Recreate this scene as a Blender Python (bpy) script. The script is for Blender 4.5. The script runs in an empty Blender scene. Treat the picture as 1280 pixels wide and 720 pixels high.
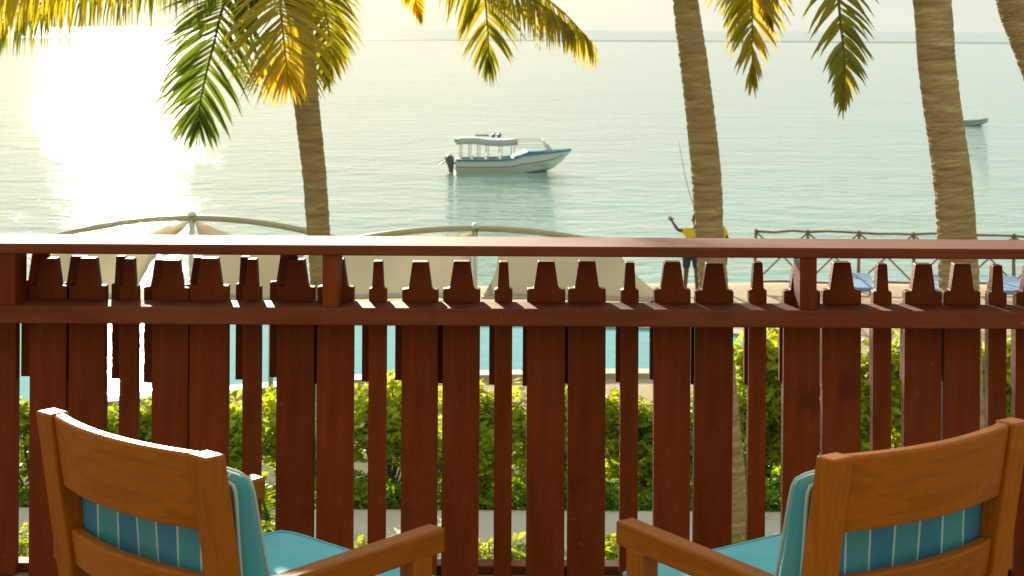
import bpy, bmesh, math, random
from mathutils import Vector, Matrix, Quaternion

R = math.radians
scene = bpy.context.scene
col = scene.collection

# ------------------------------------------------------------------ camera
F, HOR, ROLL, CAMZ = 2175.0, 37.0, 0.0058, 1.70      # focal length (photo px), horizon row, roll, eye height
cam_d = bpy.data.cameras.new('camera')
cam = bpy.data.objects.new('camera', cam_d); col.objects.link(cam)
cam.location = (0, 0, CAMZ)
cam.rotation_euler = (Matrix.Rotation(R(90), 3, 'X') @ Matrix.Rotation(ROLL, 3, 'Z')).to_euler()
cam_d.sensor_width = 36.0
cam_d.lens = 36.0 * F / 1280.0
cam_d.shift_y = -(360 - HOR) / 1280.0
cam_d.clip_start = 0.05
cam_d.clip_end = 90000
cam_d.dof.use_dof = True
cam_d.dof.focus_distance = 5.3
cam_d.dof.aperture_fstop = 11
scene.camera = cam

# ------------------------------------------------------------------ sky, sun, exposure
SUN_AZ, SUN_EL = R(-12.5), R(12.0)
world = bpy.data.worlds.new('World'); scene.world = world
world.use_nodes = True
wn, wl = world.node_tree.nodes, world.node_tree.links
sky = wn.new('ShaderNodeTexSky'); sky.sky_type = 'NISHITA'
sky.sun_disc = False
sky.sun_elevation = SUN_EL; sky.sun_rotation = SUN_AZ
sky.altitude = 0; sky.air_density = 1.0; sky.dust_density = 1.2; sky.ozone_density = 1.0
bg = wn['Background']; bg.inputs['Strength'].default_value = 0.072
# thin broken cloud over the whole dome
tc = wn.new('ShaderNodeTexCoord'); mp = wn.new('ShaderNodeMapping')
mp.inputs['Scale'].default_value = (1.6, 1.6, 7.0)
nz = wn.new('ShaderNodeTexNoise'); nz.inputs['Scale'].default_value = 2.2; nz.inputs['Detail'].default_value = 6
cr = wn.new('ShaderNodeValToRGB'); cr.color_ramp.elements[0].position = 0.35; cr.color_ramp.elements[1].position = 0.75
ml = wn.new('ShaderNodeMath'); ml.operation = 'MULTIPLY_ADD'; ml.inputs[1].default_value = 0.05; ml.inputs[2].default_value = 0.93
mx = wn.new('ShaderNodeMix'); mx.data_type = 'RGBA'
mx.inputs['B'].default_value = (4.2, 4.7, 4.35, 1)
wl.new(tc.outputs['Generated'], mp.inputs['Vector']); wl.new(mp.outputs['Vector'], nz.inputs['Vector'])
wl.new(nz.outputs['Fac'], cr.inputs['Fac']); wl.new(cr.outputs['Color'], ml.inputs[0])
wl.new(ml.outputs[0], mx.inputs['Factor']); wl.new(sky.outputs['Color'], mx.inputs['A'])
wl.new(mx.outputs['Result'], bg.inputs['Color'])

sun_d = bpy.data.lights.new('sun', 'SUN'); sun_d.energy = 5.0; sun_d.angle = R(0.53); sun_d.color = (1.0, 0.86, 0.66)
sun = bpy.data.objects.new('sun', sun_d); col.objects.link(sun)
SUN = Vector((math.sin(SUN_AZ) * math.cos(SUN_EL), math.cos(SUN_AZ) * math.cos(SUN_EL), math.sin(SUN_EL)))
sun.rotation_euler = SUN.to_track_quat('Z', 'Y').to_euler()
sun.location = SUN * 60

vs = scene.view_settings
vs.view_transform = 'Standard'; vs.look = 'None'; vs.exposure = 1.25; vs.gamma = 1
scene.cycles.use_denoising = True
scene.cycles.max_bounces = 8
scene.cycles.sample_clamp_indirect = 8
scene.cycles.caustics_reflective = False
scene.cycles.caustics_refractive = False

# ------------------------------------------------------------------ photo pixel -> world
def ray(x, y):
    u, v = x - 640.0, y - HOR
    return Vector(((u * math.cos(ROLL) + v * math.sin(ROLL)) / F, 1.0, (u * math.sin(ROLL) - v * math.cos(ROLL)) / F))
def at(x, y, depth):                      # the point of a pixel at a given distance from the camera plane
    return Vector((0, 0, CAMZ)) + ray(x, y) * depth
def on(x, y, z):                          # the point of a pixel on a level plane
    r = ray(x, y)
    return Vector((0, 0, CAMZ)) + r * ((z - CAMZ) / r.z)

GROUND, SEA = CAMZ - 5.8, CAMZ - 8.0

# ------------------------------------------------------------------ materials
def new_mat(name):
    m = bpy.data.materials.new(name); m.use_nodes = True
    n = m.node_tree.nodes
    return m, n, m.node_tree.links, n['Principled BSDF']
def node(n, t, **kw):
    o = n.new(t)
    for k, v in kw.items():
        if isinstance(v, (int, float, tuple)) and k.startswith('i_'): o.inputs[k[2:].replace('_', ' ')].default_value = v
        else: setattr(o, k, v)
    return o
def c4(c): return (c[0], c[1], c[2], 1)
def ramp(n, stops):
    r = n.new('ShaderNodeValToRGB'); e = r.color_ramp.elements
    e[0].position, e[0].color = stops[0][0], c4(stops[0][1]); e[1].position, e[1].color = stops[-1][0], c4(stops[-1][1])
    for p, c in stops[1:-1]:
        k = e.new(p); k.color = c4(c)
    return r
def vary(n, l, colour_socket, amount):    # each copy a little lighter or darker
    oi = n.new('ShaderNodeObjectInfo')
    m = node(n, 'ShaderNodeMapRange'); m.inputs['To Min'].default_value = 1 - amount; m.inputs['To Max'].default_value = 1 + amount
    l.new(oi.outputs['Random'], m.inputs['Value'])
    mm = node(n, 'ShaderNodeVectorMath', operation='SCALE')
    l.new(colour_socket, mm.inputs[0]); l.new(m.outputs['Result'], mm.inputs['Scale'])
    return mm.outputs['Vector']
def noisy(name, stops, scale=4, rough=0.6, bump=0.1, bdist=0.01, stretch=(1, 1, 1), detail=6, spec=0.4, amount=0.0, coord='Object', fine=None, coat=0, wear=None):
    m, n, l, p = new_mat(name)
    t = n.new('ShaderNodeTexCoord'); mp = n.new('ShaderNodeMapping'); mp.inputs['Scale'].default_value = stretch
    nz = node(n, 'ShaderNodeTexNoise'); nz.inputs['Scale'].default_value = scale; nz.inputs['Detail'].default_value = detail
    nz.inputs['Roughness'].default_value = 0.62
    l.new(t.outputs[coord], mp.inputs['Vector']); l.new(mp.outputs['Vector'], nz.inputs['Vector'])
    r = ramp(n, stops); l.new(nz.outputs['Fac'], r.inputs['Fac'])
    out = r.outputs['Color']
    if amount: out = vary(n, l, out, amount)
    if wear:                                  # scuffs, faded patches and small chips in the paint
        oi = n.new('ShaderNodeObjectInfo'); of = node(n, 'ShaderNodeVectorMath', operation='MULTIPLY_ADD'); of.inputs[1].default_value = (37, 53, 71)
        l.new(oi.outputs['Random'], of.inputs[0]); l.new(t.outputs[coord], of.inputs[2])
        for sc, lo, hi, k, cc in ((2.2, 0.48, 0.75, 0.30, wear[0]), (38, 0.70, 0.74, 0.35, wear[1]), (6, 0.62, 0.72, 0.45, wear[2])):
            w_ = node(n, 'ShaderNodeTexNoise'); w_.inputs['Scale'].default_value = sc; w_.inputs['Detail'].default_value = 7; l.new(of.outputs['Vector'], w_.inputs['Vector'])
            mr = node(n, 'ShaderNodeMapRange'); mr.inputs['From Min'].default_value = lo; mr.inputs['From Max'].default_value = hi; mr.inputs['To Max'].default_value = k; l.new(w_.outputs['Fac'], mr.inputs['Value'])
            mm = node(n, 'ShaderNodeMix', data_type='RGBA'); mm.inputs['B'].default_value = c4(cc); l.new(mr.outputs['Result'], mm.inputs['Factor']); l.new(out, mm.inputs['A']); out = mm.outputs['Result']
    l.new(out, p.inputs['Base Color'])
    p.inputs['Roughness'].default_value = rough; p.inputs['Specular IOR Level'].default_value = spec
    if coat: p.inputs['Coat Weight'].default_value = coat; p.inputs['Coat Roughness'].default_value = 0.25
    b = n.new('ShaderNodeBump'); b.inputs['Strength'].default_value = bump; b.inputs['Distance'].default_value = bdist
    if fine:
        f = node(n, 'ShaderNodeTexNoise'); f.inputs['Scale'].default_value = fine; f.inputs['Detail'].default_value = 4
        l.new(mp.outputs['Vector'], f.inputs['Vector']); l.new(f.outputs['Fac'], b.inputs['Height'])
    else: l.new(nz.outputs['Fac'], b.inputs['Height'])
    l.new(b.outputs['Normal'], p.inputs['Normal'])
    return m
def plain(name, c, rough=0.5, metal=0.0, amount=0.0, spec=0.4):
    return noisy(name, [(0.3, [v * 0.88 for v in c]), (0.7, c)], scale=9, rough=rough, bump=0.05, amount=amount, spec=spec) if not metal else metal_mat(name, c, rough)
def metal_mat(name, c, rough):
    m, n, l, p = new_mat(name); p.inputs['Base Color'].default_value = c4(c); p.inputs['Metallic'].default_value = 1; p.inputs['Roughness'].default_value = rough
    return m
def leafy(name, c1, c2, trans, rough=0.45, scale=1.2, tint=(1.5, 1.35, 0.5)):
    m, n, l, p = new_mat(name)
    t = n.new('ShaderNodeTexCoord')
    nz = node(n, 'ShaderNodeTexNoise'); nz.inputs['Scale'].default_value = scale; nz.inputs['Detail'].default_value = 5
    l.new(t.outputs['Object'], nz.inputs['Vector'])
    r = ramp(n, [(0.36, c1), (0.64, c2)]); l.new(nz.outputs['Fac'], r.inputs['Fac'])
    c = vary(n, l, r.outputs['Color'], 0.22)
    l.new(c, p.inputs['Base Color']); p.inputs['Roughness'].default_value = rough; p.inputs['Specular IOR Level'].default_value = 0.35
    tr = n.new('ShaderNodeBsdfTranslucent')
    tm = node(n, 'ShaderNodeVectorMath', operation='MULTIPLY'); tm.inputs[1].default_value = tint
    l.new(c, tm.inputs[0]); l.new(tm.outputs['Vector'], tr.inputs['Color'])
    mx = n.new('ShaderNodeMixShader'); mx.inputs['Fac'].default_value = trans
    l.new(p.outputs['BSDF'], mx.inputs[1]); l.new(tr.outputs['BSDF'], mx.inputs[2]); l.new(mx.outputs['Shader'], n['Material Output'].inputs['Surface'])
    return m

M = {}
M['rail'] = noisy('brown_railing_paint', [(0.25, (0.115, 0.019, 0.002)), (0.5, (0.180, 0.030, 0.003)), (0.8, (0.24, 0.045, 0.006))], scale=3, rough=0.6, bump=0.22, bdist=0.004,
                  stretch=(9, 9, 0.9), amount=0.15, spec=0.10, fine=14, wear=((0.24, 0.055, 0.012), (0.30, 0.16, 0.09), (0.06, 0.012, 0.003)))
M['rail_h'] = noisy('brown_rail_paint', [(0.25, (0.115, 0.022, 0.004)), (0.5, (0.170, 0.033, 0.006)), (0.8, (0.22, 0.047, 0.010))], scale=3, rough=0.7, bump=0.25, bdist=0.004,
                    stretch=(0.9, 9, 9), spec=0.2, fine=14, wear=((0.22, 0.08, 0.035), (0.32, 0.18, 0.10), (0.05, 0.014, 0.006)))
def teak(name, stretch):
    return noisy(name, [(0.2, (0.24, 0.056, 0.002)), (0.42, (0.33, 0.086, 0.003)), (0.5, (0.37, 0.100, 0.004)), (0.57, (0.31, 0.079, 0.003)), (0.8, (0.25, 0.060, 0.002))], scale=2.4, rough=0.48, bump=0.22, bdist=0.002,
                 stretch=stretch, detail=9, spec=0.14, amount=0.12, fine=20)
M['teak_x'] = teak('oiled_wood_grain_across', (1.0, 11, 11)); M['teak_y'] = teak('oiled_wood_grain_along', (11, 1.0, 11)); M['teak_z'] = teak('oiled_wood_grain_upright', (11, 11, 1.0))

def fabric(name, stripes):
    m, n, l, p = new_mat(name)
    t = n.new('ShaderNodeTexCoord'); s = n.new('ShaderNodeSeparateXYZ'); l.new(t.outputs['Object'], s.inputs['Vector'])
    nz = node(n, 'ShaderNodeTexNoise'); nz.inputs['Scale'].default_value = 7; nz.inputs['Detail'].default_value = 5; l.new(t.outputs['Object'], nz.inputs['Vector'])
    if stripes:
        a = node(n, 'ShaderNodeMath', operation='MULTIPLY_ADD'); a.inputs[1].default_value = 1 / 0.140; a.inputs[2].default_value = 20.23
        l.new(s.outputs['X'], a.inputs[0])
        fr = node(n, 'ShaderNodeMath', operation='FRACT'); l.new(a.outputs[0], fr.inputs[0])
        r = ramp(n, [(0.0, (0.06, 0.27, 0.26)), (1.0, (0.06, 0.27, 0.26))]); r.color_ramp.interpolation = 'CONSTANT'
        for pz, cc in ((0.46, (0.50, 0.58, 0.47)), (0.50, (0.035, 0.20, 0.275)), (0.96, (0.50, 0.58, 0.47))):
            k = r.color_ramp.elements.new(pz); k.color = c4(cc)
        l.new(fr.outputs[0], r.inputs['Fac'])
        base = r.outputs['Color']
    else:
        r = ramp(n, [(0.3, (0.09, 0.42, 0.47)), (0.7, (0.11, 0.48, 0.53))]); l.new(nz.outputs['Fac'], r.inputs['Fac']); base = r.outputs['Color']
    l.new(base, p.inputs['Base Color'])
    p.inputs['Roughness'].default_value = 0.85; p.inputs['Specular IOR Level'].default_value = 0.2; p.inputs['Sheen Weight'].default_value = 0.25
    w = node(n, 'ShaderNodeTexNoise'); w.inputs['Scale'].default_value = 420; l.new(t.outputs['Object'], w.inputs['Vector'])
    ad = node(n, 'ShaderNodeMath', operation='MULTIPLY_ADD'); ad.inputs[1].default_value = 0.12; l.new(w.outputs['Fac'], ad.inputs[0]); l.new(nz.outputs['Fac'], ad.inputs[2])
    b = n.new('ShaderNodeBump'); b.inputs['Strength'].default_value = 0.6; b.inputs['Distance'].default_value = 0.015
    l.new(ad.outputs[0], b.inputs['Height']); l.new(b.outputs['Normal'], p.inputs['Normal'])
    return m
M['stripe'] = fabric('teal_striped_fabric', True); M['teal'] = fabric('teal_fabric', False)
M['piping'] = plain('pale_piping', (0.42, 0.50, 0.40), 0.8)

M['trunk'] = noisy('palm_bark', [(0.25, (0.20, 0.120, 0.045)), (0.42, (0.34, 0.220, 0.090)), (0.58, (0.42, 0.285, 0.125)), (0.68, (0.54, 0.395, 0.20)), (0.8, (0.46, 0.33, 0.15))], scale=2.2, rough=0.85, bump=0.7, bdist=0.03, stretch=(1.3, 1.3, 11), detail=8, spec=0.2)
M['fibre'] = noisy('palm_fibre', [(0.3, (0.10, 0.06, 0.03)), (0.7, (0.24, 0.16, 0.08))], scale=6, rough=0.9, bump=0.8, bdist=0.03, stretch=(4, 4, 1), spec=0.1)
M['frond_g'] = leafy('palm_leaf_green', (0.075, 0.14, 0.018), (0.15, 0.21, 0.024), 0.5)
M['frond_y'] = leafy('palm_leaf_yellow', (0.34, 0.29, 0.02), (0.56, 0.42, 0.025), 0.6)
M['frond_o'] = leafy('palm_leaf_olive', (0.17, 0.19, 0.02), (0.32, 0.28, 0.028), 0.55)
M['hedge_a'] = leafy('hedge_leaf_light', (0.27, 0.37, 0.03), (0.50, 0.53, 0.05), 0.62, scale=3)
M['hedge_b'] = leafy('hedge_leaf_green', (0.20, 0.31, 0.03), (0.33, 0.43, 0.045), 0.62, scale=3)
M['hedge_c'] = leafy('cover_leaf_green', (0.14, 0.28, 0.02), (0.26, 0.40, 0.03), 0.6, scale=3)
M['stem'] = plain('brown_stem', (0.12, 0.085, 0.055), 0.9)
M['petal'] = plain('pale_petal', (0.65, 0.5, 0.42), 0.7)
M['sand'] = noisy('sand', [(0.3, (0.36, 0.275, 0.17)), (0.7, (0.50, 0.395, 0.26))], scale=1.3, rough=0.95, bump=0.5, bdist=0.05, spec=0.1, fine=9)
M['lawn'] = noisy('lawn_soil', [(0.3, (0.075, 0.10, 0.022)), (0.7, (0.13, 0.16, 0.04))], scale=2.5, rough=0.95, bump=0.6, bdist=0.04, spec=0.1, fine=30)
M['concrete'] = noisy('path_concrete', [(0.25, (0.48, 0.43, 0.35)), (0.5, (0.60, 0.545, 0.45)), (0.75, (0.66, 0.61, 0.52))], scale=1.1, rough=0.85, bump=0.3, bdist=0.01, spec=0.2, fine=25)
M['stone'] = noisy('pool_coping_stone', [(0.3, (0.38, 0.31, 0.225)), (0.7, (0.50, 0.42, 0.31))], scale=2, rough=0.7, bump=0.3, bdist=0.01, fine=20)
M['deck'] = noisy('floor_tile', [(0.3, (0.28, 0.19, 0.13)), (0.7, (0.36, 0.25, 0.17))], scale=2, rough=0.5, bump=0.1)
M['sail'] = leafy('cream_canopy_cloth', (0.62, 0.57, 0.46), (0.68, 0.63, 0.52), 0.6, rough=0.8, scale=0.8, tint=(1, 0.97, 0.88))
M['steel'] = metal_mat('galvanised_tube', (0.62, 0.60, 0.52), 0.38)
M['cream_tube'] = plain('cream_tube', (0.48, 0.42, 0.27), 0.45)
M['rustic'] = noisy('driftwood', [(0.3, (0.16, 0.105, 0.06)), (0.7, (0.27, 0.185, 0.115))], scale=5, rough=0.9, bump=0.5, bdist=0.02)
M['lounger'] = plain('lounger_wood', (0.42, 0.27, 0.13), 0.6)
M['blue'] = plain('blue_vinyl', (0.16, 0.28, 0.46), 0.7)
M['hull'] = plain('boat_white', (0.68, 0.65, 0.57), 0.35)
M['boat_blue'] = plain('boat_blue', (0.06, 0.22, 0.36), 0.4)
M['boat_brown'] = plain('boat_stripe', (0.28, 0.23, 0.19), 0.5)
M['canvas'] = plain('grey_canvas', (0.42, 0.43, 0.40), 0.8)
M['engine'] = plain('engine_grey', (0.11, 0.12, 0.11), 0.45)
M['skin'] = plain('skin', (0.13, 0.065, 0.04), 0.6)
M['yellow'] = plain('yellow_cloth', (0.72, 0.50, 0.02), 0.85)
M['navy'] = plain('navy_cloth', (0.03, 0.045, 0.075), 0.85)
M['hair'] = plain('black_hair', (0.012, 0.010, 0.009), 0.8)
M['rod'] = plain('rod_grey', (0.18, 0.19, 0.18), 0.5)

def water(name, deep, amp, wl, rough, fine_amp, stretch=(0.55, 1.0), patch=0.0, spec=0.5):
    m, n, l, p = new_mat(name)
    g = n.new('ShaderNodeNewGeometry')
    mp = n.new('ShaderNodeMapping'); mp.inputs['Scale'].default_value = (stretch[0], stretch[1], 1)
    l.new(g.outputs['Position'], mp.inputs['Vector'])
    def nz(scale, detail=3, src=mp):
        k = node(n, 'ShaderNodeTexNoise'); k.inputs['Scale'].default_value = scale; k.inputs['Detail'].default_value = detail
        k.inputs['Roughness'].default_value = 0.55
        l.new(src.outputs['Vector'], k.inputs['Vector']); return k
    a = nz(1.0 / wl, 5); b = nz(3.4 / wl, 4); big = nz(0.035, 3)
    s1 = node(n, 'ShaderNodeMath', operation='MULTIPLY'); s1.inputs[1].default_value = amp; l.new(a.outputs['Fac'], s1.inputs[0])
    s2 = node(n, 'ShaderNodeMath', operation='MULTIPLY_ADD'); s2.inputs[1].default_value = fine_amp; l.new(b.outputs['Fac'], s2.inputs[0]); l.new(s1.outputs[0], s2.inputs[2])
    mr = node(n, 'ShaderNodeMapRange'); mr.inputs['From Min'].default_value = 0.35; mr.inputs['From Max'].default_value = 0.65
    mr.inputs['To Min'].default_value = 1 - patch; mr.inputs['To Max'].default_value = 1.0; l.new(big.outputs['Fac'], mr.inputs['Value'])
    s3 = node(n, 'ShaderNodeMath', operation='MULTIPLY'); l.new(s2.outputs[0], s3.inputs[0]); l.new(mr.outputs['Result'], s3.inputs[1])
    bp = n.new('ShaderNodeBump'); bp.inputs['Strength'].default_value = 1.0; bp.inputs['Distance'].default_value = 1.0
    l.new(s3.outputs[0], bp.inputs['Height']); l.new(bp.outputs['Normal'], p.inputs['Normal'])
    r = ramp(n, [(0.35, deep[0]), (0.65, deep[1])]); l.new(big.outputs['Fac'], r.inputs['Fac']); l.new(r.outputs['Color'], p.inputs['Base Color'])
    p.inputs['Roughness'].default_value = rough; p.inputs['IOR'].default_value = 1.33; p.inputs['Specular IOR Level'].default_value = spec
    return m
M['sea'] = water('sea_water', ((0.20, 0.36, 0.29), (0.25, 0.42, 0.34)), 0.30, 4.0, 0.03, 0.19, stretch=(0.8, 1.0), patch=0.4)
M['deep'] = water('deep_sea_water', ((0.22, 0.35, 0.32), (0.25, 0.39, 0.35)), 0.5, 9.0, 0.12, 0.2)
M['reef'] = water('reef_shallows', ((0.15, 0.22, 0.21), (0.18, 0.25, 0.24)), 0.5, 9.0, 0.35, 0.1)
M['pool'] = water('pool_water', ((0.10, 0.42, 0.45), (0.13, 0.46, 0.48)), 0.02, 0.8, 0.04, 0.006, stretch=(1, 1), spec=0.3)

# ------------------------------------------------------------------ mesh helpers
class MB:
    def __init__(s): s.bm = bmesh.new()
    def poly_prism(s, pts, a, b, axis=1):            # polygon in the two other axes, extruded along axis from a to b
        def mk(p, d):
            return {0: (d, p[0], p[1]), 1: (p[0], d, p[1]), 2: (p[0], p[1], d)}[axis]
        A = [s.bm.verts.new(mk(p, a)) for p in pts]; B = [s.bm.verts.new(mk(p, b)) for p in pts]
        s.bm.faces.new(A); s.bm.faces.new(B)
        for i in range(len(pts)):
            j = (i + 1) % len(pts); s.bm.faces.new((A[i], A[j], B[j], B[i]))
        return s
    def box(s, x0, x1, y0, y1, z0, z1): return s.poly_prism([(x0, z0), (x1, z0), (x1, z1), (x0, z1)], y0, y1)
    def tube(s, pts, rad, seg=8, cap=True, sq=None):
        pts = [Vector(p) for p in pts]; n = len(pts)
        if not hasattr(rad, '__len__'): rad = [rad] * n
        rings = []; up = Vector((0, 0, 1)); prev = None
        for i, p in enumerate(pts):
            t = (pts[min(i + 1, n - 1)] - pts[max(i - 1, 0)]).normalized()
            if prev is None:
                a = t.cross(up)
                if a.length < 1e-3: a = t.cross(Vector((1, 0, 0)))
            else: a = prev - t * prev.dot(t)
            a.normalize(); prev = a; b = t.cross(a)
            rings.append([s.bm.verts.new(p + (a * math.cos(2 * math.pi * k / seg) + b * math.sin(2 * math.pi * k / seg)) * rad[i]) for k in range(seg)])
        for i in range(n - 1):
            for k in range(seg):
                j = (k + 1) % seg; s.bm.faces.new((rings[i][k], rings[i][j], rings[i + 1][j], rings[i + 1][k]))
        if cap: s.bm.faces.new(rings[0][::-1]); s.bm.faces.new(rings[-1])
        return s
    def grid(s, fn, nu, nv, wrap=False):
        V = [[s.bm.verts.new(fn(i / nu, j / nv)) for j in range(nv + 1)] for i in range(nu + 1)]
        for i in range(nu):
            for j in range(nv): s.bm.faces.new((V[i][j], V[i + 1][j], V[i + 1][j + 1], V[i][j + 1]))
        return s
    def mesh(s, name, mat, smooth=False, mats=None):
        bmesh.ops.recalc_face_normals(s.bm, faces=s.bm.faces)
        me = bpy.data.meshes.new(name); s.bm.to_mesh(me); s.bm.free()
        for m in ([mat] if mats is None else mats): me.materials.append(m)
        if smooth: me.polygons.foreach_set('use_smooth', [True] * len(me.polygons))
        return me
    def build(s, name, mat, parent=None, smooth=False, bevel=0):
        return link(name, s.mesh(name, mat, smooth), parent, bevel)
def link(name, me, parent=None, bevel=0):
    o = bpy.data.objects.new(name, me); col.objects.link(o)
    if parent: o.parent = parent
    if bevel:
        b = o.modifiers.new('bevel', 'BEVEL'); b.width = bevel; b.segments = 2; b.limit_method = 'ANGLE'; b.angle_limit = R(40)
    return o
def tag(o, label=None, cat=None, group=None, kind=None):
    for k, v in (('label', label), ('category', cat), ('group', group), ('kind', kind)):
        if v: o[k] = v
    return o
def thing(name, label, cat, loc=(0, 0, 0), rz=0, group=None):
    o = bpy.data.objects.new(name, None); col.objects.link(o); o.empty_display_size = 0.1
    o.location = loc; o.rotation_euler = (0, 0, rz)
    return tag(o, label, cat, group)
def spline(pts, n):
    pts = [Vector(p) for p in pts]; P = [pts[0] * 2 - pts[1]] + pts + [pts[-1] * 2 - pts[-2]]
    out = []
    for i in range(n):
        t = i / (n - 1) * (len(pts) - 1); k = min(int(t), len(pts) - 2); f = t - k
        a, b, c, d = P[k:k + 4]
        out.append(0.5 * ((2 * b) + (c - a) * f + (2 * a - 5 * b + 4 * c - d) * f * f + (3 * b - a - 3 * c + d) * f ** 3))
    return out
def from_lists(name, verts, faces, mat, parent=None, smooth=False):
    me = bpy.data.meshes.new(name); me.from_pydata([tuple(v) for v in verts], [], faces); me.materials.append(mat)
    if smooth: me.polygons.foreach_set('use_smooth', [True] * len(me.polygons))
    return link(name, me, parent)

# ------------------------------------------------------------------ setting: ground, sea, path, pool
def sheet(name, pts, z, mat):
    bm = bmesh.new(); f = bm.faces.new([bm.verts.new((p[0], p[1], z)) for p in pts])
    bmesh.ops.triangulate(bm, faces=[f]); bmesh.ops.recalc_face_normals(bm, faces=bm.faces)
    me = bpy.data.meshes.new(name); bm.to_mesh(me); bm.free()
    for p in me.polygons:
        if p.normal.z < 0: p.flip()
    me.materials.append(mat)
    return tag(link(name, me), kind='structure')
def terrain():
    rows = [(2.0, 0), (20, 0), (30, 0), (36, 0), (39.0, 0.0), (40.2, -0.12), (41.5, -0.7), (44, -1.7), (50, -2.9), (70, -4.0)]
    V, Fc = [], []; xs = [-120 + 6 * k for k in range(41)]
    rnd = random.Random(3)
    for y, dz in rows:
        for x in xs: V.append((x, y + (0.8 * math.sin(x * 0.19) if y > 38 else 0), GROUND + dz + (rnd.uniform(-.03, .03) if y > 30 and dz == 0 and y < 39 else 0)))
    w = len(xs)
    for i in range(len(rows) - 1):
        for j in range(w - 1): Fc.append((i * w + j, i * w + j + 1, (i + 1) * w + j + 1, (i + 1) * w + j))
    o = from_lists('ground', V, Fc, M['sand'], smooth=True); tag(o, kind='structure')
terrain()
sheet('sea', [(-40000, 40), (40000, 40), (40000, 80000), (-40000, 80000)], SEA, M['sea'])
def reef():
    rnd = random.Random(8); near, far = [], []
    for k in range(61):
        x = -900 + 30 * k; near.append((x, 1270 + rnd.uniform(-25, 25))); far.append((x, 1400 + rnd.uniform(-40, 40)))
    sheet('reef', near + far[::-1], SEA + 0.15, M['reef'])
reef()
sheet('deep_sea', [(-40000, 1380), (40000, 1380), (40000, 80000), (-40000, 80000)], SEA + 0.08, M['deep'])
sheet('path', [(-30, 18.75), (30, 18.75), (30, 20.95), (-30, 20.95)], GROUND + 0.012, M['concrete'])
sheet('lawn', [(-30, 20.95), (30, 20.95), (30, 23.2), (4.5, 23.2), (4.2, 29.5), (3, 27.0), (-2, 26.6), (-7, 24.6), (-30, 23.0)], GROUND + 0.006, M['lawn'])
sheet('planting_bed', [(-30, 5.8), (30, 5.8), (30, 18.7), (-30, 18.7)], GROUND + 0.006, M['lawn'])
pool_pts = [(-14, 26.2), (-8, 26.4), (-4.5, 27.8), (-2, 28.9), (1, 29.3), (3.2, 29.5), (4.6, 30.3), (5.0, 31.6), (4.2, 32.9), (2, 33.6), (-3, 34.0), (-9, 34.2), (-14, 34.2)]
pool_c = [p for p in spline([(p[0], p[1], 0) for p in pool_pts + pool_pts[:1]], 96)][:-1]
sheet('pool_water', [(p.x, p.y) for p in pool_c], GROUND + 0.045, M['pool'])
def coping():
    V, Fc = [], []; n = len(pool_c); cx = Vector((-4.5, 30.5, 0))
    for i, p in enumerate(pool_c):
        t = (pool_c[(i + 1) % n] - pool_c[i - 1]).normalized(); o = Vector((t.y, -t.x, 0))
        if o.dot(p - cx) < 0: o = -o
        for d, z in ((0, -0.02), (0, 0.09), (0.4, 0.09), (0.4, -0.02)): V.append((p.x + o.x * d, p.y + o.y * d, GROUND + z))
    for i in range(n):
        for k in range(3):
            a, b = i * 4 + k, ((i + 1) % n) * 4 + k; Fc.append((a, a + 1, b + 1, b))
    tag(from_lists('pool_coping', V, Fc, M['stone']), kind='structure')
coping()
tag(MB().box(-4.0, 4.0, -3.0, 5.47, GROUND - 0.02, 0.0).build('balcony_floor', M['deck']), kind='structure')

# ------------------------------------------------------------------ balcony railing
YF, YS, TH = 5.241, 5.380, 0.045               # front of the rails, front of the slats, slat thickness
rail = thing('balcony_railing', 'dark red brown wooden balcony railing with notched slats between two rails', 'railing', (0, YS, 0))
XL, XR = -3.6, 3.6
MB().box(XL, XR, YF - YS, 0.105, 1.016, 1.047).build('handrail', M['rail_h'], rail, bevel=0.005)
MB().box(XL, XR, YF - YS, -0.001, 0.806, 0.859).build('middle_rail', M['rail_h'], rail, bevel=0.004)
MB().box(XL, XR, TH + 0.001, TH + 0.072, 0.0, 0.027).build('bottom_rail', M['rail_h'], rail, bevel=0.004)
def px_x(px, y, depth): return at(px, y, depth).x
for px0, px1 in ((-205, -185), (-3, 19), (403, 423), (1000, 1021), (1598, 1619), (-800, -780)):
    x0, x1 = px_x(px0, 350, YF + 0.01), px_x(px1, 350, YF + 0.01)
    MB().box(x0, x1, YF - YS + 0.008, -0.002, 0.858, 1.017).build('post', M['rail'], rail, bevel=0.003)
TOPZ, SHZ = CAMZ - 0.717, CAMZ - 0.803
def slat_mesh(name, hw, hs, ht, z0, y0, y1):
    pts = [(-hw, z0), (hw, z0), (hw, SHZ), (hs, SHZ + 0.003), (ht, TOPZ), (-ht, TOPZ), (-hs, SHZ + 0.003), (-hw, SHZ)]
    return MB().poly_prism(pts, y0, y1).mesh(name, M['rail'])
wide_me = slat_mesh('slat_wide', 0.0575, 0.037, 0.025, 0.0, 0, TH); thin_me = slat_mesh('slat_narrow', 0.0280, 0.0185, 0.0140, 0.0, 0, TH)
BZ = 0.60
bw_me = slat_mesh('ghost_slat_wide', 0.0575, 0.037, 0.025, BZ, 0, 0.028); bt_me = slat_mesh('ghost_slat_narrow', 0.0280, 0.0185, 0.0140, BZ, 0, 0.028)  # added boards standing in for dark ghost edges of two blended exposures
BTOP = 0.845
def ghost_board(name, hw): return MB().poly_prism([(-hw, BZ), (hw, BZ), (hw, BTOP), (-hw, BTOP)], 0, 0.028).mesh(name, M['rail'])
pw_me, pt_me = ghost_board('ghost_board_wide', 0.0575), ghost_board('ghost_board_narrow', 0.028)
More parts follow.
